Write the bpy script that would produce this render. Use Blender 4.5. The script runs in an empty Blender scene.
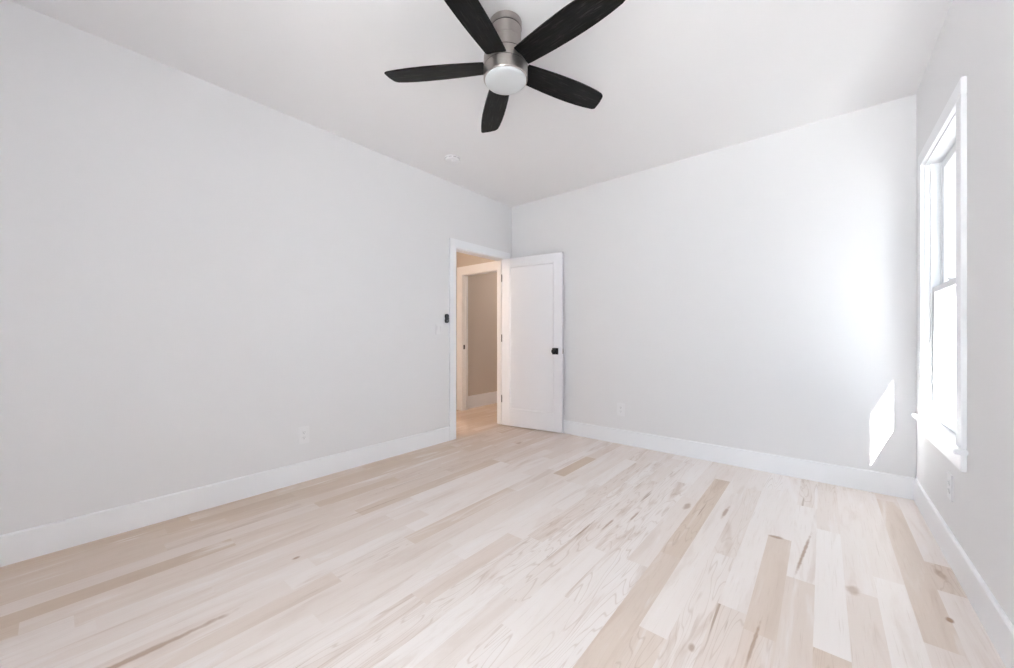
import bpy, bmesh, math, random
from mathutils import Vector, Matrix

# ------------------------------------------------------------------ camera
TH = math.radians(39.89)
W, D, H, F = 3.491, 3.697, 2.718, -0.73          # right wall x, back wall y, ceiling z, front wall y
sc = bpy.context.scene
C = sc.collection
cam = bpy.data.cameras.new('camera')
cam_o = bpy.data.objects.new('camera', cam)
C.objects.link(cam_o)
cam.sensor_width = 36.0
cam.lens = 36.0 * 377.9 / 1014.0
cam.shift_y = 1.66 / 1014.0
cam.clip_start = 0.02
cam_o.location = (3.011, 0.0, 1.10)
cam_o.rotation_euler = (math.pi / 2, 0, TH)
sc.camera = cam_o

# ------------------------------------------------------------------ light
sc.view_settings.view_transform = 'Standard'
sc.view_settings.look = 'None'
sc.view_settings.gamma = 1.0
sc.view_settings.use_curve_mapping = False
sc.view_settings.exposure = 1.27
sc.cycles.max_bounces = 14
sc.cycles.diffuse_bounces = 10
sc.cycles.transparent_max_bounces = 12
sc.cycles.use_denoising = True
sc.cycles.sample_clamp_indirect = 12

SKY = 2.1
SUN = 30.0
world = bpy.data.worlds.new('sky')
sc.world = world
world.use_nodes = True
bg = world.node_tree.nodes['Background']
bg.inputs['Color'].default_value = (0.80, 0.90, 1.0, 1)
bg.inputs['Strength'].default_value = SKY

sun = bpy.data.lights.new('sun', 'SUN')
sun.energy = SUN
sun.angle = math.radians(0.5)
sun.color = (1.0, 0.975, 0.945)
sun_o = bpy.data.objects.new('sun', sun)
C.objects.link(sun_o)
sun_o.location = (6, -3, 6)
sun_o.rotation_euler = Vector((-0.335, 1.0, -0.79)).to_track_quat('-Z', 'Y').to_euler()


def portal(loc, rot, sx, sy):
    l = bpy.data.lights.new('window_portal', 'AREA')
    l.shape = 'RECTANGLE'
    l.size, l.size_y = sx, sy
    l.cycles.is_portal = True
    o = bpy.data.objects.new('window_portal', l)
    C.objects.link(o)
    o.location = loc
    o.rotation_euler = rot


# ------------------------------------------------------------------ materials
def new_mat(name, col, rough=0.5, metal=0.0, spec=0.5, bump=None, coat=0.0):
    m = bpy.data.materials.new(name)
    m.use_nodes = True
    nt = m.node_tree
    b = nt.nodes['Principled BSDF']
    b.inputs['Base Color'].default_value = (*col, 1)
    b.inputs['Roughness'].default_value = rough
    b.inputs['Metallic'].default_value = metal
    b.inputs['Specular IOR Level'].default_value = spec
    b.inputs['Coat Weight'].default_value = coat
    if bump:
        scale, strength, dist = bump
        tc = nt.nodes.new('ShaderNodeTexCoord')
        n = nt.nodes.new('ShaderNodeTexNoise')
        n.inputs['Scale'].default_value = scale
        n.inputs['Detail'].default_value = 4
        bp = nt.nodes.new('ShaderNodeBump')
        bp.inputs['Strength'].default_value = strength
        bp.inputs['Distance'].default_value = dist
        nt.links.new(tc.outputs['Object'], n.inputs['Vector'])
        nt.links.new(n.outputs['Fac'], bp.inputs['Height'])
        nt.links.new(bp.outputs['Normal'], b.inputs['Normal'])
    return m


M_WALL = new_mat('wall_paint', (0.795, 0.793, 0.805), 0.7, spec=0.25, bump=(260, 0.12, 0.0006))
M_CEIL = new_mat('ceiling_paint', (0.82, 0.815, 0.825), 0.85, spec=0.15, bump=(220, 0.1, 0.0006))
M_HALL = new_mat('hall_paint', (0.61, 0.555, 0.505), 0.7, spec=0.25, bump=(260, 0.12, 0.0006))
M_TRIM = new_mat('trim_paint', (0.875, 0.885, 0.91), 0.35, spec=0.4, bump=(60, 0.03, 0.0004))
M_DOOR = new_mat('door_paint', (0.865, 0.875, 0.91), 0.38, spec=0.4, bump=(60, 0.03, 0.0004))
M_SASH = new_mat('sash_vinyl', (0.78, 0.79, 0.81), 0.3, spec=0.4)
M_PLAST = new_mat('white_plastic', (0.825, 0.825, 0.84), 0.3, spec=0.5)
M_PLATE = new_mat('pale_plate', (0.805, 0.80, 0.812), 0.5, spec=0.3)
M_SLOT = new_mat('dark_slot', (0.30, 0.30, 0.31), 0.6)
M_HINGE = new_mat('dark_hinge', (0.13, 0.13, 0.14), 0.4, metal=0.6)
M_BLACK = new_mat('black_metal', (0.012, 0.012, 0.013), 0.42, metal=0.3, bump=(200, 0.05, 0.0003))
M_BLACKP = new_mat('black_plastic', (0.02, 0.02, 0.021), 0.4)  # also colours the painted gap shade on the fan
M_GREYP = new_mat('grey_button', (0.12, 0.12, 0.125), 0.5)
M_STEEL = new_mat('satin_steel', (0.55, 0.54, 0.53), 0.33, metal=1.0)
M_GLOBE = new_mat('frosted_glass', (0.60, 0.62, 0.635), 0.28, spec=0.5)
M_EXT = new_mat('exterior_paving', (0.42, 0.415, 0.41), 0.9, bump=(30, 0.3, 0.004))
M_BLOCKER = new_mat('blocker_siding', (0.22, 0.23, 0.25), 0.8, bump=(40, 0.1, 0.001))
M_FILL = new_mat('fill_paving', (0.68, 0.67, 0.67), 0.9, bump=(30, 0.3, 0.004))
M_SIDING = new_mat('exterior_soffit', (0.75, 0.75, 0.76), 0.7, bump=(40, 0.1, 0.001))


def brushed_nickel():
    m = new_mat('brushed_nickel', (0.43, 0.395, 0.37), 0.22, metal=1.0)
    nt = m.node_tree
    b = nt.nodes['Principled BSDF']
    b.inputs['Anisotropic'].default_value = 0.9
    b.inputs['Anisotropic Rotation'].default_value = 0.25
    tg = nt.nodes.new('ShaderNodeTangent')
    tg.direction_type = 'RADIAL'
    tg.axis = 'Z'
    nt.links.new(tg.outputs['Tangent'], b.inputs['Tangent'])
    tc = nt.nodes.new('ShaderNodeTexCoord')
    mp = nt.nodes.new('ShaderNodeMapping')
    mp.inputs['Scale'].default_value = (6, 6, 900)
    n = nt.nodes.new('ShaderNodeTexNoise')
    n.inputs['Scale'].default_value = 1.0
    n.inputs['Detail'].default_value = 3
    mr = nt.nodes.new('ShaderNodeMapRange')
    mr.inputs['To Min'].default_value = 0.26
    mr.inputs['To Max'].default_value = 0.42
    nt.links.new(tc.outputs['Object'], mp.inputs['Vector'])
    nt.links.new(mp.outputs['Vector'], n.inputs['Vector'])
    nt.links.new(n.outputs['Fac'], mr.inputs['Value'])
    nt.links.new(mr.outputs['Result'], b.inputs['Roughness'])
    return m


M_NICKEL = brushed_nickel()


def black_wood():
    m = new_mat('black_wood', (0.02, 0.02, 0.02), 0.5, spec=0.18)
    nt = m.node_tree
    b = nt.nodes['Principled BSDF']
    tc = nt.nodes.new('ShaderNodeTexCoord')
    mp = nt.nodes.new('ShaderNodeMapping')
    mp.inputs['Scale'].default_value = (7, 70, 20)
    n = nt.nodes.new('ShaderNodeTexNoise')
    n.inputs['Scale'].default_value = 1.6
    n.inputs['Detail'].default_value = 7
    n.inputs['Roughness'].default_value = 0.62
    n.inputs['Distortion'].default_value = 0.6
    r = nt.nodes.new('ShaderNodeValToRGB')
    r.color_ramp.elements[0].position = 0.38
    r.color_ramp.elements[0].color = (0.003, 0.003, 0.0033, 1)
    r.color_ramp.elements[1].position = 0.8
    r.color_ramp.elements[1].color = (0.065, 0.062, 0.062, 1)
    e = r.color_ramp.elements.new(0.56)
    e.color = (0.008, 0.0077, 0.008, 1)
    bp = nt.nodes.new('ShaderNodeBump')
    bp.inputs['Strength'].default_value = 0.25
    bp.inputs['Distance'].default_value = 0.0008
    L = nt.links.new
    L(tc.outputs['Object'], mp.inputs['Vector'])
    L(mp.outputs['Vector'], n.inputs['Vector'])
    L(n.outputs['Fac'], r.inputs['Fac'])
    L(r.outputs['Color'], b.inputs['Base Color'])
    L(n.outputs['Fac'], bp.inputs['Height'])
    L(bp.outputs['Normal'], b.inputs['Normal'])
    return m


M_BWOOD = black_wood()


def pane_glass():
    m = bpy.data.materials.new('clear_pane')
    m.use_nodes = True
    nt = m.node_tree
    nt.nodes.clear()
    out = nt.nodes.new('ShaderNodeOutputMaterial')
    mix = nt.nodes.new('ShaderNodeMixShader')
    lw = nt.nodes.new('ShaderNodeFresnel')
    lw.inputs['IOR'].default_value = 1.45
    tr = nt.nodes.new('ShaderNodeBsdfTransparent')
    tr.inputs['Color'].default_value = (0.95, 0.97, 0.97, 1)
    gl = nt.nodes.new('ShaderNodeBsdfGlossy')
    gl.inputs['Roughness'].default_value = 0.02
    L = nt.links.new
    geo = nt.nodes.new('ShaderNodeNewGeometry')
    inv = nt.nodes.new('ShaderNodeMath')
    inv.operation = 'SUBTRACT'
    inv.inputs[0].default_value = 1.0
    mul = nt.nodes.new('ShaderNodeMath')
    mul.operation = 'MULTIPLY'
    L(geo.outputs['Backfacing'], inv.inputs[1])
    L(inv.outputs[0], mul.inputs[0])
    L(lw.outputs['Fac'], mul.inputs[1])
    L(mul.outputs[0], mix.inputs['Fac'])
    L(tr.outputs['BSDF'], mix.inputs[1])
    L(gl.outputs['BSDF'], mix.inputs[2])
    L(mix.outputs['Shader'], out.inputs['Surface'])
    return m


M_PANE = pane_glass()

# knots, mineral streaks and cracks that lie in the boards: x, y, half width, half length, depth of colour
MARKS = [
    (2.338, 2.618, 0.024, 0.075, 0.55, 0.0),
    (2.815, 2.527, 0.040, 0.022, 0.60, 0.1),
    (2.936, 2.430, 0.010, 0.300, 0.70, -0.093),
    (2.545, 2.680, 0.014, 0.130, 0.60, -0.04),
    (3.111, 2.214, 0.032, 0.050, 0.45, 0.0),
    (3.388, 2.221, 0.014, 0.026, 0.85, 0.0),
    (2.656, 1.444, 0.014, 0.030, 0.60, 0.2),
    (2.820, 1.600, 0.008, 0.190, 0.60, -0.05),
    (1.011, 0.765, 0.016, 0.024, 0.65, 0.0),
    (2.050, 2.060, 0.009, 0.120, 0.60, 0.0),
    (2.130, 2.260, 0.009, 0.110, 0.60, 0.0),
    (0.622, 3.050, 0.022, 0.050, 0.50, 0.0),
    (1.207, 0.150, 0.020, 0.400, 0.60, 0.0),
    (0.800, 1.320, 0.008, 0.260, 0.35, 0.0),
    (3.426, 2.620, 0.020, 0.090, 0.45, 0.15),
]


def floor_material():
    m = bpy.data.materials.new('pale_hardwood')
    m.use_nodes = True
    nt = m.node_tree
    b = nt.nodes['Principled BSDF']
    N, L = nt.nodes.new, nt.links.new

    def math_(op, a, c=None, clamp=False):
        n = N('ShaderNodeMath')
        n.operation = op
        n.use_clamp = clamp
        for i, v in enumerate((a, c)):
            if v is None:
                continue
            if hasattr(v, 'is_linked') or hasattr(v, 'links'):
                L(v, n.inputs[i])
            else:
                n.inputs[i].default_value = v
        return n.outputs[0]

    def ramp(f, pts):
        r = N('ShaderNodeValToRGB')
        e = r.color_ramp.elements
        while len(e) < len(pts):
            e.new(0.5)
        for k, (p, c) in enumerate(pts):
            e[k].position = p
            e[k].color = (*c, 1)
        L(f, r.inputs['Fac'])
        return r.outputs['Color']

    def mapr(f, a, c, d=0.0, e=1.0):
        r = N('ShaderNodeMapRange')
        r.interpolation_type = 'SMOOTHSTEP'
        r.inputs['From Min'].default_value = a
        r.inputs['From Max'].default_value = c
        r.inputs['To Min'].default_value = d
        r.inputs['To Max'].default_value = e
        L(f, r.inputs['Value'])
        return r.outputs['Result']

    def mixc(f, a, c, mode='MIX'):
        n = N('ShaderNodeMix')
        n.data_type = 'RGBA'
        n.blend_type = mode
        n.clamp_factor = True
        if isinstance(f, float):
            n.inputs['Factor'].default_value = f
        else:
            L(f, n.inputs['Factor'])
        for k, v in ((6, a), (7, c)):
            if isinstance(v, tuple):
                n.inputs[k].default_value = (*v, 1)
            else:
                L(v, n.inputs[k])
        return n.outputs[2]

    at = N('ShaderNodeAttribute')
    at.attribute_name = 'board'
    sp = N('ShaderNodeSeparateColor')
    L(at.outputs['Color'], sp.inputs['Color'])
    tone, seed, fig = sp.outputs[0], sp.outputs[1], sp.outputs[2]
    tc = N('ShaderNodeTexCoord')
    pos = tc.outputs['Object']
    # shift the grain from board to board
    off = N('ShaderNodeCombineXYZ')
    L(math_('MULTIPLY', seed, 37.0), off.inputs[0])
    L(math_('MULTIPLY', seed, 91.0), off.inputs[1])
    L(math_('MULTIPLY', seed, 53.0), off.inputs[2])
    add = N('ShaderNodeVectorMath')
    add.operation = 'ADD'
    L(pos, add.inputs[0])
    L(off.outputs[0], add.inputs[1])

    def noise(vec, sx, sy, detail, rough=0.55, dist=0.0):
        mp = N('ShaderNodeMapping')
        mp.inputs['Scale'].default_value = (sx, sy, 1)
        L(vec, mp.inputs['Vector'])
        n = N('ShaderNodeTexNoise')
        n.inputs['Scale'].default_value = 1.0
        n.inputs['Detail'].default_value = detail
        n.inputs['Roughness'].default_value = rough
        n.inputs['Distortion'].default_value = dist
        L(mp.outputs['Vector'], n.inputs['Vector'])
        return n.outputs['Fac']

    fine = noise(add.outputs[0], 190, 5, 5, 0.6)                # pores
    cloud = noise(add.outputs[0], 14, 1.6, 4, 0.55, 0.8)        # bands of heartwood
    figure = noise(add.outputs[0], 10, 0.9, 2, 0.5, 0.2)
    # cathedral rings
    rings = math_('FRACT', math_('MULTIPLY', figure, 16.0))
    rings = math_('MULTIPLY', math_('ABSOLUTE', math_('SUBTRACT', rings, 0.5)), 2.0)
    base = ramp(tone, [(0.0, (0.87, 0.815, 0.787)), (0.35, (0.765, 0.672, 0.615)),
                       (0.62, (0.65, 0.52, 0.415)), (1.0, (0.50, 0.375, 0.29))])
    heart = mapr(cloud, 0.50, 0.72, 0.0, 0.6)
    col = mixc(math_('MULTIPLY', heart, math_('ADD', 0.25, math_('MULTIPLY', fig, 0.75))), base, (0.56, 0.43, 0.35))
    sap = mapr(cloud, 0.46, 0.28, 0.0, 0.5)
    col = mixc(sap, col, (0.88, 0.835, 0.82))
    ringf = math_('MULTIPLY', mapr(rings, 0.72, 1.0, 0.0, 0.30), mapr(fig, 0.45, 0.9))
    col = mixc(ringf, col, (0.44, 0.31, 0.23))
    col = mixc(mapr(fine, 0.56, 0.78, 0.0, 0.28), col, (0.40, 0.29, 0.21))
    # thin dark mineral streaks on some boards
    st = noise(add.outputs[0], 38, 0.9, 3, 0.5, 0.5)
    stf = math_('MULTIPLY', mapr(st, 0.665, 0.74, 0.0, 0.65), mapr(fig, 0.55, 0.8))
    col = mixc(stf, col, (0.30, 0.18, 0.10))
    # marks with a place of their own
    wob = N('ShaderNodeTexNoise')
    wob.inputs['Scale'].default_value = 22.0
    wob.inputs['Detail'].default_value = 3
    L(pos, wob.inputs['Vector'])
    acc = None
    for (mx, my, rx, ry, amt, ang) in MARKS:
        mp = N('ShaderNodeMapping')
        mp.vector_type = 'TEXTURE'
        mp.inputs['Location'].default_value = (mx, my, 0)
        mp.inputs['Rotation'].default_value = (0, 0, ang)
        mp.inputs['Scale'].default_value = (rx, ry, 1000)
        L(pos, mp.inputs['Vector'])
        ln = N('ShaderNodeVectorMath')
        ln.operation = 'LENGTH'
        L(mp.outputs['Vector'], ln.inputs[0])
        d = math_('ADD', ln.outputs['Value'], math_('MULTIPLY', math_('SUBTRACT', wob.outputs['Fac'], 0.5), 0.9))
        f = mapr(d, 0.35, 1.0, amt, 0.0)
        acc = f if acc is None else math_('MAXIMUM', acc, f)
    if acc is not None:
        col = mixc(acc, col, (0.33, 0.175, 0.085))
    L(col, b.inputs['Base Color'])
    b.inputs['Roughness'].default_value = 0.42
    b.inputs['Specular IOR Level'].default_value = 0.4
    bp = N('ShaderNodeBump')
    bp.inputs['Strength'].default_value = 0.15
    bp.inputs['Distance'].default_value = 0.0006
    L(fine, bp.inputs['Height'])
    L(bp.outputs['Normal'], b.inputs['Normal'])
    L(mapr(fine, 0.3, 0.75, 0.36, 0.52), b.inputs['Roughness'])
    return m


# ------------------------------------------------------------------ mesh helpers
def box(bm, x0, x1, y0, y1, z0, z1, bev=0.0, mat=0, seg=2):
    vs = [bm.verts.new(p) for p in ((x0, y0, z0), (x1, y0, z0), (x1, y1, z0), (x0, y1, z0),
                                    (x0, y0, z1), (x1, y0, z1), (x1, y1, z1), (x0, y1, z1))]
    fs = [bm.faces.new([vs[i] for i in q]) for q in
          ((0, 3, 2, 1), (4, 5, 6, 7), (0, 1, 5, 4), (1, 2, 6, 5), (2, 3, 7, 6), (3, 0, 4, 7))]
    for f in fs:
        f.material_index = mat
    if bev > 0:
        es = {e for f in fs for e in f.edges}
        bmesh.ops.bevel(bm, geom=list(es), offset=bev, segments=seg, affect='EDGES', clamp_overlap=True)
    return vs


def lathe(bm, prof, n=64, cap0=True, cap1=True, smooth=True):
    rings = []
    for r, z in prof:
        rings.append([bm.verts.new((r * math.cos(2 * math.pi * k / n), r * math.sin(2 * math.pi * k / n), z)) for k in range(n)])
    for a, c in zip(rings, rings[1:]):
        for k in range(n):
            f = bm.faces.new((a[k], a[(k + 1) % n], c[(k + 1) % n], c[k]))
            f.smooth = smooth
    if cap0:
        bm.faces.new(rings[0][::-1])
    if cap1:
        bm.faces.new(rings[-1])


def prism(bm, pts, axis_fn, t0, t1):
    """extrude a 2D outline: axis_fn(u, v, t) -> xyz"""
    a = [bm.verts.new(axis_fn(u, v, t0)) for u, v in pts]
    c = [bm.verts.new(axis_fn(u, v, t1)) for u, v in pts]
    n = len(pts)
    fs = [bm.faces.new(a[::-1]), bm.faces.new(c)]
    for k in range(n):
        fs.append(bm.faces.new((a[k], a[(k + 1) % n], c[(k + 1) % n], c[k])))
    return fs


def obj(name, bm, mat, parent=None, loc=None, rot=None, mats=None, smooth_angle=None):
    bmesh.ops.recalc_face_normals(bm, faces=bm.faces[:])
    me = bpy.data.meshes.new(name)
    bm.to_mesh(me)
    bm.free()
    for m in (mats or [mat]):
        me.materials.append(m)
    o = bpy.data.objects.new(name, me)
    C.objects.link(o)
    if parent is not None:
        o.parent = parent
    if loc is not None:
        o.location = loc
    if rot is not None:
        o.rotation_euler = rot
    if smooth_angle:
        for p in me.polygons:
            p.use_smooth = True
        me.set_sharp_from_angle(angle=smooth_angle)
    return o


def empty(name, loc=(0, 0, 0), rotz=0.0):
    o = bpy.data.objects.new(name, None)
    C.objects.link(o)
    o.location = loc
    o.rotation_euler = (0, 0, rotz)
    o.empty_display_size = 0.1
    return o


def tag(o, label, cat=None, kind=None, group=None):
    o['label'] = label
    if cat:
        o['category'] = cat
    if kind:
        o['kind'] = kind
    if group:
        o['group'] = group
    return o


def struct(o, label, cat):
    return tag(o, label, cat, 'structure')


# ------------------------------------------------------------------ room dimensions
T = 0.115                                        # inner wall thickness
RT = 0.14                                        # outer wall thickness
DY0, DY1, DZ = 2.745, 3.550, 2.035               # bedroom door opening
WY0, WY1, WZ0, WZ1 = 2.625, 3.420, 0.580, 2.145  # window opening
HX0 = -1.17                                      # hall's far side
HY = 3.84                                        # hall end wall
EX0, EX1, EZ = -1.04, -0.26, 1.985               # opening in hall end wall
BY = 6.4                                         # end of the room past the hall

# ------------------------------------------------------------------ floor, one strip of boards after another
BW = 0.1016
random.seed(11)
# boards that stand out: a point on the board, its ends along y, its tone (0 palest, 1 darkest) and figure
SPECIAL = []


def special(x, ya, yb, tone, fig=0.3):
    SPECIAL.append((x, min(ya, yb), max(ya, yb), tone, fig))



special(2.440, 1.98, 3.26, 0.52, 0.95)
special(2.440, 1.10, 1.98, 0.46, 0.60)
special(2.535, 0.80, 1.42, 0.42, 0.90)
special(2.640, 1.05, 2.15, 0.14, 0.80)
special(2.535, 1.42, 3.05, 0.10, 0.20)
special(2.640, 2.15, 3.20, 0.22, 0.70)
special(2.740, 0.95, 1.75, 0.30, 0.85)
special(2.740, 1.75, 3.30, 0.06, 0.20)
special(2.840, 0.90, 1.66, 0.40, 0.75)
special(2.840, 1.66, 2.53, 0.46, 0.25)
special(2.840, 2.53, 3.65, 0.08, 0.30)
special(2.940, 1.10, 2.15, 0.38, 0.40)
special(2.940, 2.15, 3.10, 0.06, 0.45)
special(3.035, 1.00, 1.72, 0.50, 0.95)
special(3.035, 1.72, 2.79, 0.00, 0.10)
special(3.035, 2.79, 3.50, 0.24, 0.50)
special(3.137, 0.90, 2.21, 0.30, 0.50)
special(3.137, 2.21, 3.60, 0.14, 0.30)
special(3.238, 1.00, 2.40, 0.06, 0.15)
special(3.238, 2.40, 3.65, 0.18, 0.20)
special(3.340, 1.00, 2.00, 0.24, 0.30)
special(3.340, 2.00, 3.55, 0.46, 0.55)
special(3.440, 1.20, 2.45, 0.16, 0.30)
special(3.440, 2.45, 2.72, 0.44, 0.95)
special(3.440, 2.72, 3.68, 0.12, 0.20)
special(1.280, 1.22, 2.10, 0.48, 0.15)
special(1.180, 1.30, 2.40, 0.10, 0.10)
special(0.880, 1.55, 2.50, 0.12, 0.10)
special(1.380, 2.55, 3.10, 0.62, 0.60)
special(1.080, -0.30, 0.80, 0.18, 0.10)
special(0.980, -0.60, 0.44, 0.34, 0.50)



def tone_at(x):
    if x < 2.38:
        mean = 0.56 - 0.44 * min(1, max(0, (x - 0.1) / 1.7))  # boards coloured darker to the left, where the floor catches less glare
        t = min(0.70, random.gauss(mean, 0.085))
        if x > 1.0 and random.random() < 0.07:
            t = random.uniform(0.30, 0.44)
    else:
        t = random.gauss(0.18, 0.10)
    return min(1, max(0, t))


FX0, FX1, FY0, FY1 = -1.35, W + 0.02, F - 0.02, BY
bm = bmesh.new()
lay = bm.loops.layers.float_color.new('board')
seam0 = 2.984 - BW * math.ceil((2.984 - FX0) / BW)
x = seam0
while x < FX1:
    xa, xb = max(x, FX0), min(x + BW, FX1)
    if xb - xa > 0.002:
        mid = x + BW / 2
        mine = sorted([q for q in SPECIAL if x <= q[0] < x + BW], key=lambda q: q[1])
        segs, y = [], FY0
        def fill(y, end):
            while y < end - 0.001:
                ln = random.choice((0.45, 0.6, 0.75, 0.9, 1.1, 1.3, 1.6)) * random.uniform(0.85, 1.15)
                if end - (y + ln) < 0.3:
                    ln = end - y
                segs.append((y, y + ln, tone_at(mid), random.random() ** 1.3))
                y += ln
        if not mine:
            y -= random.uniform(0, 1.0)
        for q in mine:
            fill(y, q[1])
            segs.append((max(q[1], y), q[2], q[3], q[4]))
            y = q[2]
        fill(y, FY1)
        for (ya, yb, tone, fig) in segs:
            ya, yb = max(ya, FY0), min(yb, FY1)
            if yb - ya < 0.002:
                continue
            g = 0.0005                            # eased edge round each board
            vs = [bm.verts.new(p) for p in ((xa, ya, 0), (xb, ya, 0), (xb, yb, 0), (xa, yb, 0))]
            f = bm.faces.new(vs)
            sd = random.random()
            for l in f.loops:
                l[lay] = (tone, sd, fig, 1)
    x += BW
bmesh.ops.recalc_face_normals(bm, faces=bm.faces[:])
for f in bm.faces:
    if f.normal.z < 0:
        f.normal_flip()
# thickness below the surface
low = [bm.verts.new(p) for p in ((FX0, FY0, -0.12), (FX1, FY0, -0.12), (FX1, FY1, -0.12), (FX0, FY1, -0.12))]
top = [bm.verts.new(p) for p in ((FX0, FY0, -0.001), (FX1, FY0, -0.001), (FX1, FY1, -0.001), (FX0, FY1, -0.001))]
bm.faces.new(low[::-1])
for k in range(4):
    bm.faces.new((low[k], low[(k + 1) % 4], top[(k + 1) % 4], top[k]))
me = bpy.data.meshes.new('floor')
bm.to_mesh(me)
bm.free()
me.materials.append(floor_material())
fo = bpy.data.objects.new('floor', me)
C.objects.link(fo)
struct(fo, 'pale natural hardwood strip floor with tan streaks and knots', 'floor')

# ------------------------------------------------------------------ walls and ceiling


def wall_with_hole(name, axis, a0, a1, t0, t1, hole, mat, z1=H + 0.1, z0=-0.1):
    """a wall slab running along `axis` from a0 to a1, thick from t0 to t1; hole = list of (b0, b1, z0, z1)"""
    bm = bmesh.new()

    def slab(p0, p1, q0, q1):
        if p1 - p0 < 1e-5 or q1 - q0 < 1e-5:
            return
        if axis == 'y':
            box(bm, t0, t1, p0, p1, q0, q1)
        else:
            box(bm, p0, p1, t0, t1, q0, q1)
    cur = a0
    for (b0, b1, h0, h1) in sorted(hole):
        slab(cur, b0, z0, z1)
        slab(b0, b1, z0, h0)
        slab(b0, b1, h1, z1)
        cur = b1
    slab(cur, a1, z0, z1)
    return obj(name, bm, mat)


FILL_WINDOWS = [(2.72, 0.62)]     # unseen window added for fill light: centre x, half width
FZ0, FZ1 = 0.30, 2.35
struct(wall_with_hole('wall_left', 'y', F - 0.1, BY, -T, 0, [(DY0, DY1, -0.1, DZ)], M_WALL),
       'long pale grey wall with the doorway near its far end', 'wall')
struct(wall_with_hole('wall_back', 'x', 0, W + RT, D, D + T, [], M_WALL),
       'pale grey wall behind the open door', 'wall')
struct(wall_with_hole('wall_right', 'y', F - 0.1, D, W, W + RT, [(WY0, WY1, WZ0, WZ1)], M_WALL),
       'pale grey wall with the tall window', 'wall')
struct(wall_with_hole('wall_front', 'x', 0, W, F - 0.1, F,
                      [(c - h, c + h, FZ0, FZ1) for c, h in FILL_WINDOWS], M_WALL),
       'pale grey wall behind the viewer with the added fill window', 'wall')
bm = bmesh.new()
box(bm, 0, W, F, D, H, H + 0.12)
struct(obj('ceiling', bm, M_CEIL), 'flat white ceiling above the fan', 'ceiling')

# the hall beyond the doorway and the room past it
struct(wall_with_hole('wall_hall_side', 'y', 0.6, HY, HX0 - 0.1, HX0, [], M_HALL, z1=2.6),
       'beige far side of the hall, left of the cased opening', 'wall')
struct(wall_with_hole('wall_hall_end', 'x', HX0, -T, HY, HY + 0.10, [(EX0, EX1, -0.1, EZ)], M_HALL, z1=2.6),
       'beige wall at the end of the hall above the cased opening', 'wall')
struct(wall_with_hole('wall_hall_near', 'x', HX0, -T, 0.6, 0.7, [], M_HALL, z1=2.6),
       'beige wall at the near end of the hall', 'wall')
struct(wall_with_hole('wall_beyond_side', 'y', HY + 0.10, BY, -1.18, -1.09, [], M_HALL, z1=2.6),
       'taupe wall seen through the cased opening past the hall', 'wall')
struct(wall_with_hole('wall_beyond_back', 'x', -1.18, -T, BY - 0.1, BY, [], M_HALL, z1=2.6),
       'taupe back wall of the room past the hall', 'wall')
bm = bmesh.new()
box(bm, HX0 - 0.1, -T, 0.6, BY, 2.5, 2.6)
struct(obj('ceiling', bm, M_CEIL), 'low white ceiling of the hall', 'ceiling')

# ------------------------------------------------------------------ baseboards
BH, BT = 0.148, 0.014


def baseboard(name, axis, a0, a1, face, sign, label, h=BH):
    bm = bmesh.new()
    pts = [(0, 0), (BT, 0), (BT, h - 0.006), (BT - 0.004, h - 0.001), (BT - 0.007, h), (0, h)]
    if axis == 'y':
        prism(bm, pts, lambda u, v, t: (face + sign * u, t, v), a0, a1)
    else:
        prism(bm, pts, lambda u, v, t: (t, face + sign * u, v), a0, a1)
    return struct(obj(name, bm, M_TRIM), label, 'baseboard')


CW = 0.092                                        # door casing width
baseboard('baseboard_left', 'y', F, DY0 - CW - 0.004, 0, 1, 'white baseboard along the long left wall up to the door casing')
baseboard('baseboard_left_end', 'y', DY1 + CW + 0.004, D, 0, 1, 'short white baseboard piece in the corner behind the open door')
baseboard('baseboard_back', 'x', BT, W - BT, D, -1, 'white baseboard along the back wall behind the door')
baseboard('baseboard_right', 'y', F, D, W, -1, 'white baseboard along the window wall')
baseboard('baseboard_front', 'x', BT, W - BT, F, 1, 'white baseboard behind the viewer')
baseboard('baseboard_beyond', 'y', HY + 0.10, BY - 0.1, -1.09, 1, 'white baseboard of the taupe wall past the hall', h=0.19)

# ------------------------------------------------------------------ door frame in the left wall
CT = 0.018


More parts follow.
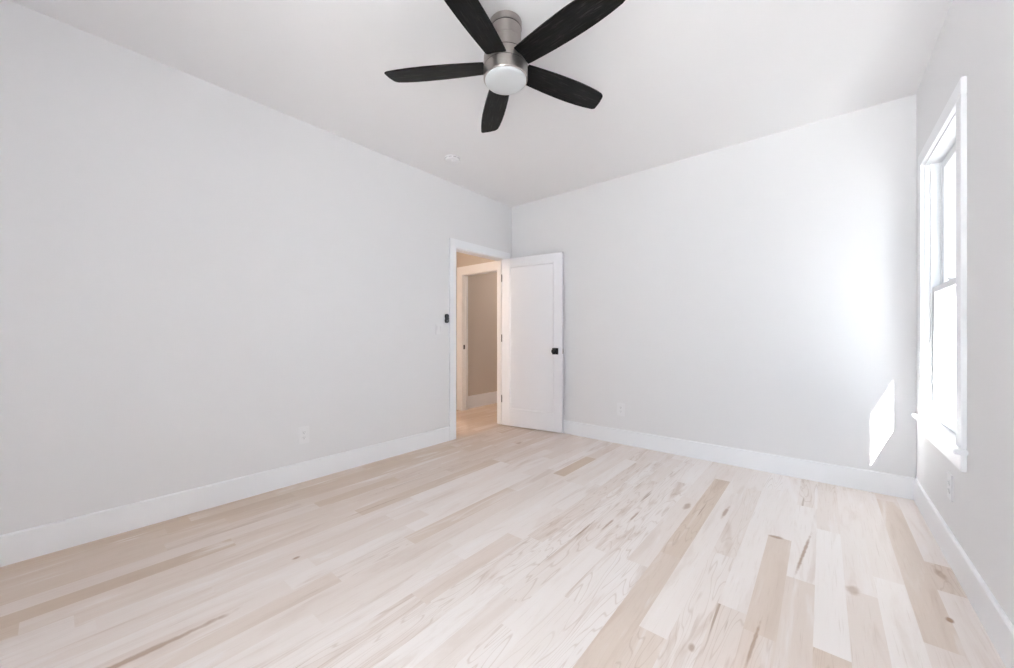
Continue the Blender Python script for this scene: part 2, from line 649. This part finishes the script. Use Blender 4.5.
def casing_frame(name, label, orient, a0, a1, ztop, face, sign, depth0, depth1, cw, strike=None, both=None, cwh=None):
    """cased opening without a sill. orient 'y': opening runs along y in a wall of constant x."""
    cwh = cwh or cw
    root = empty(name, (0, 0, 0))
    struct(root, label, 'door frame')

    def bx(bm, p0, p1, t0, t1, z0, z1, bev=0.0):
        t0, t1 = min(t0, t1), max(t0, t1)
        if orient == 'y':
            box(bm, t0, t1, p0, p1, z0, z1, bev)
        else:
            box(bm, p0, p1, t0, t1, z0, z1, bev)
    rv = 0.005
    for fc, sg in ([(face, sign)] + ([both] if both else [])):
        t0, t1 = fc, fc + sg * CT
        bm = bmesh.new(); bx(bm, a0 - cw, a0 - rv, t0, t1, 0.0, ztop + rv, 0.002); obj('side_casing', bm, M_TRIM, root)
        bm = bmesh.new(); bx(bm, a1 + rv, a1 + cw, t0, t1, 0.0, ztop + rv, 0.002); obj('side_casing', bm, M_TRIM, root)
        bm = bmesh.new(); bx(bm, a0 - cw, a1 + cw, t0, t1, ztop + rv, ztop + cwh, 0.002); obj('head_casing', bm, M_TRIM, root)
    jt = 0.018
    bm = bmesh.new(); bx(bm, a0 - 0.004, a0 + 0.002, depth0, depth1, 0, ztop + 0.002); obj('jamb', bm, M_TRIM, root)
    bm = bmesh.new(); bx(bm, a1 - 0.002, a1 + 0.004, depth0, depth1, 0, ztop + 0.002); obj('jamb', bm, M_TRIM, root)
    bm = bmesh.new(); bx(bm, a0, a1, depth0, depth1, ztop - 0.002, ztop + 0.004); obj('head_jamb', bm, M_TRIM, root)
    # door stops in the middle of the jamb
    m0 = depth0 + (depth1 - depth0) * 0.38
    m1 = depth0 + (depth1 - depth0) * 0.66
    bm = bmesh.new()
    bx(bm, a0 + 0.002, a0 + 0.013, m0, m1, 0, ztop - 0.002, 0.001)
    obj('door_stop', bm, M_TRIM, root)
    bm = bmesh.new()
    bx(bm, a1 - 0.013, a1 - 0.002, m0, m1, 0, ztop - 0.002, 0.001)
    obj('door_stop', bm, M_TRIM, root)
    return root


fr = casing_frame('trim_1', 'white casing around the open doorway in the left wall', 'y', DY0, DY1, DZ, 0.0, 1, 0.001, -T - 0.001, CW)
fr2 = casing_frame('trim_2', 'white casing of the opening at the end of the hall', 'x', EX0, EX1, EZ, HY, -1, HY - 0.001, HY + 0.101, 0.115, cwh=0.125)
bm = bmesh.new()
box(bm, EX0 + 0.002, EX0 + 0.005, HY + 0.006, HY + 0.034, 0.90, 0.965, 0.001)
s_ = obj('strike_plate', bm, M_BLACK, fr2)
s_['label'] = 'black strike plate on the hall opening jamb'

# ------------------------------------------------------------------ the open door
DW, DT, DB, DTOP = 0.782, 0.035, 0.015, 2.030
door = empty('door_1', (0.013, 3.492, 0), math.radians(9.6))
struct(door, 'white single panel door standing open against the back wall', 'door')
SW, RTOP, RBOT = 0.105, 0.105, 0.205
bm = bmesh.new()
box(bm, 0, SW, 0, DT, DB, DTOP, 0.0015)
box(bm, DW - SW, DW, 0, DT, DB, DTOP, 0.0015)
box(bm, SW - 0.001, DW - SW + 0.001, 0, DT, DTOP - RTOP, DTOP, 0.0015)
box(bm, SW - 0.001, DW - SW + 0.001, 0, DT, DB, DB + RBOT, 0.0015)
obj('door_slab', bm, M_DOOR, door)
# recessed panel with a small sloped edge
bm = bmesh.new()
x0, x1, z0, z1 = SW, DW - SW, DB + RBOT, DTOP - RTOP
for yf, sg in ((0.0, 1), (DT, -1)):
    o_ = [(x0, z0), (x1, z0), (x1, z1), (x0, z1)]
    i_ = [(x0 + 0.012, z0 + 0.012), (x1 - 0.012, z0 + 0.012), (x1 - 0.012, z1 - 0.012), (x0 + 0.012, z1 - 0.012)]
    a = [bm.verts.new((u, yf + sg * 0.002, v)) for u, v in o_]
    c = [bm.verts.new((u, yf + sg * 0.010, v)) for u, v in i_]
    bm.faces.new(c)
    for k in range(4):
        bm.faces.new((a[k], a[(k + 1) % 4], c[(k + 1) % 4], c[k]))
obj('panel', bm, M_DOOR, door)


def knob(sgn, y):
    bm = bmesh.new()
    r = 0.036
    box(bm, -r, r, min(0, sgn * 0.008), max(0, sgn * 0.008), -r, r, 0.002)
    ro = obj('door_knob', bm, M_BLACK, door, loc=(0.700, y, 0.925))
    ro['label'] = 'black door knob on a square rose'
    bm = bmesh.new()
    lathe(bm, [(0.012, 0.006), (0.011, 0.022), (0.014, 0.026), (0.0265, 0.030), (0.030, 0.036), (0.030, 0.046), (0.026, 0.052), (0.012, 0.054)], 40)
    g = obj('grip', bm, M_BLACK, ro, rot=(math.pi / 2 if sgn < 0 else -math.pi / 2, 0, 0))
    return ro


knob(-1, 0.0)
knob(1, DT)
bm = bmesh.new()
box(bm, DW - 0.0005, DW + 0.0015, 0.006, 0.029, 0.895, 0.955, 0.0005)
box(bm, DW, DW + 0.008, 0.012, 0.023, 0.914, 0.936, 0.002)
obj('latch_plate', bm, M_STEEL, door)['label'] = 'steel latch plate on the door edge'
for z in (0.335, 1.07, 1.80):
    bm = bmesh.new()
    box(bm, -0.0025, 0.0005, 0.002, 0.034, z - 0.044, z + 0.044)
    for k in range(5):
        zz = z - 0.044 + k * 0.0176
        n = 14
        ring = [(0.0055 * math.cos(2 * math.pi * q / n) - 0.004, 0.0055 * math.sin(2 * math.pi * q / n) - 0.002) for q in range(n)]
        prism(bm, ring, lambda u, v, t: (u, v, t), zz + 0.0004, zz + 0.0172)
    obj('hinge', bm, M_HINGE, door)['label'] = 'dark grey hinge'

# ------------------------------------------------------------------ double hung windows


def window(name, label, loc, rotz, hw, z0, z1, wall_t):
    """local axes: x out through the wall, y along it, z up. Opening half width hw."""
    root = empty(name, loc, rotz)
    struct(root, label, 'window')
    cw, ct, rv = 0.100, 0.018, 0.006
    st = 0.605 - 0.58 + z0                         # top of the stool
    hp = obj
    # casing
    bm = bmesh.new(); box(bm, -ct, 0, -hw - cw + 0.012, -hw + rv * -1, st, z1 + rv, 0.002); hp('side_casing', bm, M_TRIM, root)
    bm = bmesh.new(); box(bm, -ct, 0, hw + rv, hw + cw - 0.012, st, z1 + rv, 0.002); hp('side_casing', bm, M_TRIM, root)
    bm = bmesh.new(); box(bm, -ct, 0, -hw - cw + 0.012, hw + cw - 0.012, z1 + rv, z1 + 0.085, 0.002); hp('head_casing', bm, M_TRIM, root)
    bm = bmesh.new(); box(bm, -ct, 0, -hw - cw + 0.012, hw + cw - 0.012, st - 0.10, st - 0.022, 0.002); hp('apron', bm, M_TRIM, root)
    bm = bmesh.new()
    box(bm, -0.043, 0.0, -hw - cw - 0.012, hw + cw + 0.012, st - 0.022, st, 0.003)
    box(bm, 0.0, 0.05, -hw, hw, st - 0.022, st)
    hp('stool', bm, M_TRIM, root)
    # jamb lining
    e = 0.003
    bm = bmesh.new()
    for s in (-1, 1):
        y0, y1 = (hw - e, hw + 0.001) if s > 0 else (-hw - 0.001, -hw + e)
        box(bm, -0.001, wall_t - 0.04, y0, y1, st, z1)
        # parting beads that make the sash tracks
        for xx in (0.026, 0.066, 0.100):
            ya, yb = (hw - 0.016, hw - e) if s > 0 else (-hw + e, -hw + 0.016)
            box(bm, xx - 0.004, xx + 0.002, ya, yb, st, z1 - e)
    box(bm, -0.001, wall_t - 0.04, -hw, hw, z1 - e, z1 + 0.001)
    hp('jamb', bm, M_SASH, root)
    bm = bmesh.new()
    prism(bm, [(0.05, z0 - 0.005), (0.05, st - 0.006), (wall_t + 0.03, z0 - 0.012), (wall_t + 0.03, z0 - 0.04), (0.05, z0 - 0.04)],
          lambda u, v, t: (u, t, v), -hw, hw)
    hp('outer_sill', bm, M_TRIM, root)
    mid = (st + z1) / 2

    def sash(x0, x1, za, zb, rb, rtp, lab):
        sw = 0.048
        g = 0.006
        bm = bmesh.new()
        box(bm, x0, x1, -hw + g, -hw + g + sw, za, zb, 0.003)
        box(bm, x0, x1, hw - g - sw, hw - g, za, zb, 0.003)
        box(bm, x0, x1, -hw + g + sw - 0.001, hw - g - sw + 0.001, za, za + rb, 0.003)
        box(bm, x0, x1, -hw + g + sw - 0.001, hw - g - sw + 0.001, zb - rtp, zb, 0.003)
        so = obj('sash', bm, M_SASH, root)
        bm = bmesh.new()
        xm = (x0 + x1) / 2
        box(bm, xm - 0.002, xm + 0.002, -hw + g + sw - 0.006, hw - g - sw + 0.006, za + rb - 0.006, zb - rtp + 0.006)
        obj('pane', bm, M_PANE, so)
        return so
    lo = sash(0.030, 0.062, st + 0.001, mid + 0.018, 0.060, 0.034, 'lower')
    sash(0.068, 0.098, mid - 0.018, z1 - 0.004, 0.034, 0.050, 'upper')
    # sash lock on the meeting rail
    bm = bmesh.new()
    box(bm, 0.034, 0.058, -0.028, 0.028, mid + 0.0175, mid + 0.026, 0.003)
    box(bm, 0.030, 0.040, -0.006, 0.030, mid + 0.025, mid + 0.033, 0.002)
    obj('sash_lock', bm, M_SASH, lo)
    return root


wc = (WY0 + WY1) / 2
window('window_1', 'tall white double hung window in the right wall', (W, wc, 0), 0.0, (WY1 - WY0) / 2, WZ0, WZ1, RT)
for k, (c, h) in enumerate(FILL_WINDOWS):
    window('window_%d' % (k + 2), 'white double hung window added behind the viewer for fill light, %s one' % ('left' if k else 'right'), (c, F, 0), -math.pi / 2, h, FZ0, FZ1, 0.10)
    portal((c, F - 0.12, (FZ0 + FZ1) / 2), (math.pi / 2, 0, math.pi), 2 * h, FZ1 - FZ0)
portal((W + RT + 0.02, wc, (WZ0 + WZ1) / 2), (0, math.pi / 2, 0), WZ1 - WZ0, WY1 - WY0)

# outside: paving, and the roof edge that shades the upper part of the window
bm = bmesh.new()
box(bm, W + RT, 30, -14, 26, -0.75, -0.6)
struct(obj('ground', bm, M_EXT), 'pale paving outside the window', 'ground')
bm = bmesh.new()
box(bm, W + RT, W + 0.72, F - 0.6, D + 1.5, 2.75, 2.81)
box(bm, W + 0.70, W + 0.72, F - 0.6, D + 1.5, 2.73, 2.88)
struct(obj('roof_eave', bm, M_SIDING), 'white eave board outside above the window', 'eave')

bm = bmesh.new()
box(bm, W + 4.2, W + 11, -4.4, 8.0, -0.6, 5.3)
prism(bm, [(W + 3.8, 5.2), (W + 11.4, 5.2), (W + 7.6, 7.7)], lambda u, v, t: (u, t, v), -4.7, 8.3)
struct(obj('sky_blocker_house', bm, M_BLOCKER), 'unseen grey house added to block sky light beyond the window', 'house')  # unseen house added to cut the sky light entering the right window
bm = bmesh.new()
box(bm, -14, W + 3.0, -22, F - 0.1, -0.28, -0.15)
struct(obj('fill_terrace', bm, M_FILL), 'pale paved terrace added behind the viewer to bounce light in', 'fill_terrace')  # unseen paving added to bounce sunlight into the room
bm = bmesh.new()
box(bm, -1.5, W + 2.0, F - 0.1 - 3.4, F - 0.1, 2.74, 2.86)
box(bm, -1.5, W + 2.0, F - 0.1 - 3.4, F - 0.1 - 3.3, 2.56, 2.74)
struct(obj('sun_blocker_roof', bm, M_SIDING), 'white roof added to block direct sun over the terrace behind the viewer', 'porch roof')  # unseen roof added to keep direct sun out of the fill window

# ------------------------------------------------------------------ ceiling fan
fan = empty('ceiling_fan', (1.750, 1.498, H))
tag(fan, 'brushed nickel ceiling fan with five black wood blades and a white light', 'ceiling fan')
bm = bmesh.new()
lathe(bm, [(0.080, 0.0), (0.083, -0.002), (0.083, -0.033), (0.078, -0.034)], 72)
obj('ceiling_canopy', bm, M_NICKEL, fan, smooth_angle=math.radians(30))
bm = bmesh.new()
lathe(bm, [(0.076, -0.038), (0.080, -0.038), (0.080, -0.095), (0.0785, -0.096), (0.0785, -0.098), (0.0795, -0.099),
           (0.077, -0.155), (0.075, -0.176)], 72)
obj('down_housing', bm, M_NICKEL, fan, smooth_angle=math.radians(30))
bm = bmesh.new()
lathe(bm, [(0.060, -0.174), (0.104, -0.174), (0.1125, -0.178), (0.1135, -0.181), (0.1135, -0.182), (0.108, -0.182)], 96)
obj('motor_cap', bm, M_NICKEL, fan, smooth_angle=math.radians(30))
bm = bmesh.new()
lathe(bm, [(0.108, -0.186), (0.1135, -0.186), (0.114, -0.190), (0.114, -0.2345), (0.110, -0.2345)], 96)
obj('motor_housing', bm, M_NICKEL, fan, smooth_angle=math.radians(30))
bm = bmesh.new()
lathe(bm, [(0.110, -0.2375), (0.114, -0.2375), (0.1145, -0.292), (0.112, -0.296), (0.105, -0.296)], 96)
obj('light_housing', bm, M_NICKEL, fan, smooth_angle=math.radians(30))
for r_, za, zb in ((0.0795, -0.030, -0.041), (0.1122, -0.179, -0.189), (0.1128, -0.232, -0.240)):  # black bands set in the gaps to stand for their shade
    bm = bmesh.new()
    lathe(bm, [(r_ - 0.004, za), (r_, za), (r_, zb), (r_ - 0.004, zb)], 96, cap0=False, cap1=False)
    obj('gap_shade', bm, M_BLACKP, fan, smooth_angle=math.radians(30))
bm = bmesh.new()
pr = [(0.1065, -0.292)]
for k in range(0, 13):
    a = k / 12 * math.pi / 2
    pr.append((0.1065 * math.cos(a) ** 0.6 if k < 12 else 0.0008, -0.300 - 0.020 * math.sin(a)))
lathe(bm, pr, 72)
g_ = obj('light_globe', bm, M_GLOBE, fan, smooth_angle=math.radians(60))
g_['label'] = 'frosted white glass light globe'

PITCH = math.radians(-10.5)
half = [(0.108, 0.0555), (0.13, 0.057), (0.20, 0.0625), (0.28, 0.0675), (0.36, 0.0705), (0.43, 0.0712), (0.50, 0.069), (0.56, 0.0645), (0.60, 0.0595)]


def blade_outline():
    up = [(r, w) for r, w in half]
    lo = [(r, -w) for r, w in half]
    # slanted tip with eased corners; the leading corner reaches a little further
    tip = [(0.622, 0.0565), (0.634, 0.053), (0.640, 0.048), (0.641, 0.041), (0.635, 0.0), (0.624, -0.038), (0.621, -0.046), (0.614, -0.0525), (0.604, -0.057)]
    return up + tip + lo[::-1]


bm = bmesh.new()
ol = blade_outline()
cs, sn = math.cos(PITCH), math.sin(PITCH)
fs = prism(bm, ol, lambda u, v, t: (u, v * cs - t * sn, v * sn + t * cs), -0.004, 0.004)
rim = [e for e in bm.edges if len(e.link_faces) == 2 and any(len(f.verts) > 4 for f in e.link_faces)]
bmesh.ops.bevel(bm, geom=rim, offset=0.0018, segments=2, affect='EDGES', clamp_overlap=True)
b0 = obj('blade', bm, M_BWOOD, fan, loc=(0, 0, -0.223))
ang0 = 68.4
b0.rotation_euler = (0, 0, math.radians(ang0))
for k in range(1, 5):
    b = b0.copy()
    C.objects.link(b)
    b.rotation_euler = (0, 0, math.radians(ang0 + 72 * k))

# ------------------------------------------------------------------ smoke detector
bm = bmesh.new()
lathe(bm, [(0.066, 0.0), (0.070, -0.002), (0.070, -0.012), (0.067, -0.014), (0.067, -0.018), (0.068, -0.019), (0.064, -0.030), (0.052, -0.036), (0.0, -0.038)], 56, cap1=False)
sd = obj('smoke_detector', bm, M_PLAST, loc=(0.425, 2.32, H), smooth_angle=math.radians(35))
tag(sd, 'round white smoke detector on the ceiling past the fan', 'smoke detector')
bm = bmesh.new()
lathe(bm, [(0.013, -0.036), (0.013, -0.040), (0.011, -0.0415)], 28)
obj('test_button', bm, M_PLAST, sd, loc=(0.012, -0.01, 0), smooth_angle=math.radians(35))
bm = bmesh.new()
for k in range(10):
    a = 2 * math.pi * k / 10
    a2 = a + 0.42
    pts = [(0.0665 * math.cos(q), 0.0665 * math.sin(q)) for q in (a, (a + a2) / 2, a2)] + [(0.0682 * math.cos(q), 0.0682 * math.sin(q)) for q in (a2, (a + a2) / 2, a)]
    prism(bm, pts, lambda u, v, t: (u, v, t), -0.0178, -0.0142)
obj('vent', bm, M_SLOT, sd)

# ------------------------------------------------------------------ wall plates (local x out of the wall, y along it, z up)


def wall_outlet(loc, rotz, label, w=0.082, h=0.130):
    bm = bmesh.new()
    box(bm, 0, 0.0065, -w / 2, w / 2, -h / 2, h / 2, 0.003, seg=3)
    r = obj('wall_outlet', bm, M_PLAST, loc=loc, rot=(0, 0, rotz))
    tag(r, label, 'outlet')
    for s in (-1, 1):
        bm = bmesh.new()
        pts = []
        for k in range(28):
            a = 2 * math.pi * k / 28
            pts.append((0.0172 * math.cos(a), max(-0.0140, min(0.0140, 0.0172 * math.sin(a)))))
        prism(bm, pts, lambda u, v, t: (t, u, v + s * 0.0195), 0.006, 0.0095)
        rc = obj('receptacle', bm, M_PLAST, r)
        bm = bmesh.new()
        zc = s * 0.0195
        box(bm, 0.0093, 0.0098, -0.0078, -0.0052, zc - 0.001, zc + 0.008)
        box(bm, 0.0093, 0.0098, 0.0052, 0.0078, zc - 0.001, zc + 0.007)
        box(bm, 0.0093, 0.0098, -0.0024, 0.0024, zc - 0.010, zc - 0.0055)
        obj('slots', bm, M_SLOT, rc)
    bm = bmesh.new()
    lathe(bm, [(0.003, 0), (0.003, 0.001), (0.002, 0.0015)], 14)
    obj('screw', bm, M_PLAST, r, loc=(0.0065, 0, 0), rot=(0, math.pi / 2, 0))
    return r


wall_outlet((0, 1.205, 0.350), 0.0, 'white outlet low on the long left wall')
wall_outlet((1.435, D, 0.350), -math.pi / 2, 'white outlet low on the back wall beside the open door')
wall_outlet((W, 2.80, 0.365), math.pi, 'white outlet on the right wall below the window')

bm = bmesh.new()
box(bm, 0, 0.006, -0.053, 0.053, -0.057, 0.057, 0.003, seg=3)
sw = obj('light_switch', bm, M_PLATE, loc=(0, 2.525, 1.165))
tag(sw, 'faint white double switch plate below the black wall control', 'light switch')
for yy in (-0.023, 0.023):
    bm = bmesh.new()
    prism(bm, [(0.005, -0.033), (0.0065, -0.033), (0.0085, 0.0), (0.0105, 0.033), (0.005, 0.033)],
          lambda u, v, t: (u, t, v), yy - 0.0165, yy + 0.0165)
    obj('rocker', bm, M_PLATE, sw)

# small black wall control: rounded ends and a waist
bm = bmesh.new()
pts = []
for k in range(40):
    a = 2 * math.pi * k / 40
    u, v = math.cos(a), math.sin(a)
    uu = 0.024 * math.copysign(abs(u) ** 0.55, u)
    vv = 0.047 * math.copysign(abs(v) ** 0.6, v)
    uu *= 1 - 0.22 * math.exp(-(vv / 0.012) ** 2)
    pts.append((uu, vv))
fs = prism(bm, pts, lambda u, v, t: (t, u, v), 0.0, 0.016)
rim = [e for e in bm.edges if all(vv.co.x > 0.015 for vv in e.verts)]
bmesh.ops.bevel(bm, geom=rim, offset=0.004, segments=3, affect='EDGES', clamp_overlap=True)
wcn = obj('wall_control', bm, M_BLACKP, loc=(0, 2.618, 1.279), smooth_angle=math.radians(40))
tag(wcn, 'small black wall control beside the door casing', 'wall control')
for zc, r in ((-0.022, 0.008), (0.020, 0.010)):
    bm = bmesh.new()
    lathe(bm, [(r, 0), (r, 0.0015), (r * 0.8, 0.0025)], 24)
    obj('button', bm, M_GREYP if zc < 0 else M_BLACKP, wcn, loc=(0.0155, 0, zc), rot=(0, math.pi / 2, 0))

# ------------------------------------------------------------------ lamps of the hall and of the room past it


def lamp(name, loc, power, col, size=0.12):
    l = bpy.data.lights.new(name, 'POINT')
    l.energy = power
    l.color = col
    l.shadow_soft_size = size
    o = bpy.data.objects.new(name, l)
    C.objects.link(o)
    o.location = loc


lamp('hall_lamp', (-0.62, 1.3, 2.35), 17, (1.0, 0.8, 0.62))
lamp('far_room_lamp', (-0.55, 5.4, 2.35), 5, (1.0, 0.86, 0.74))
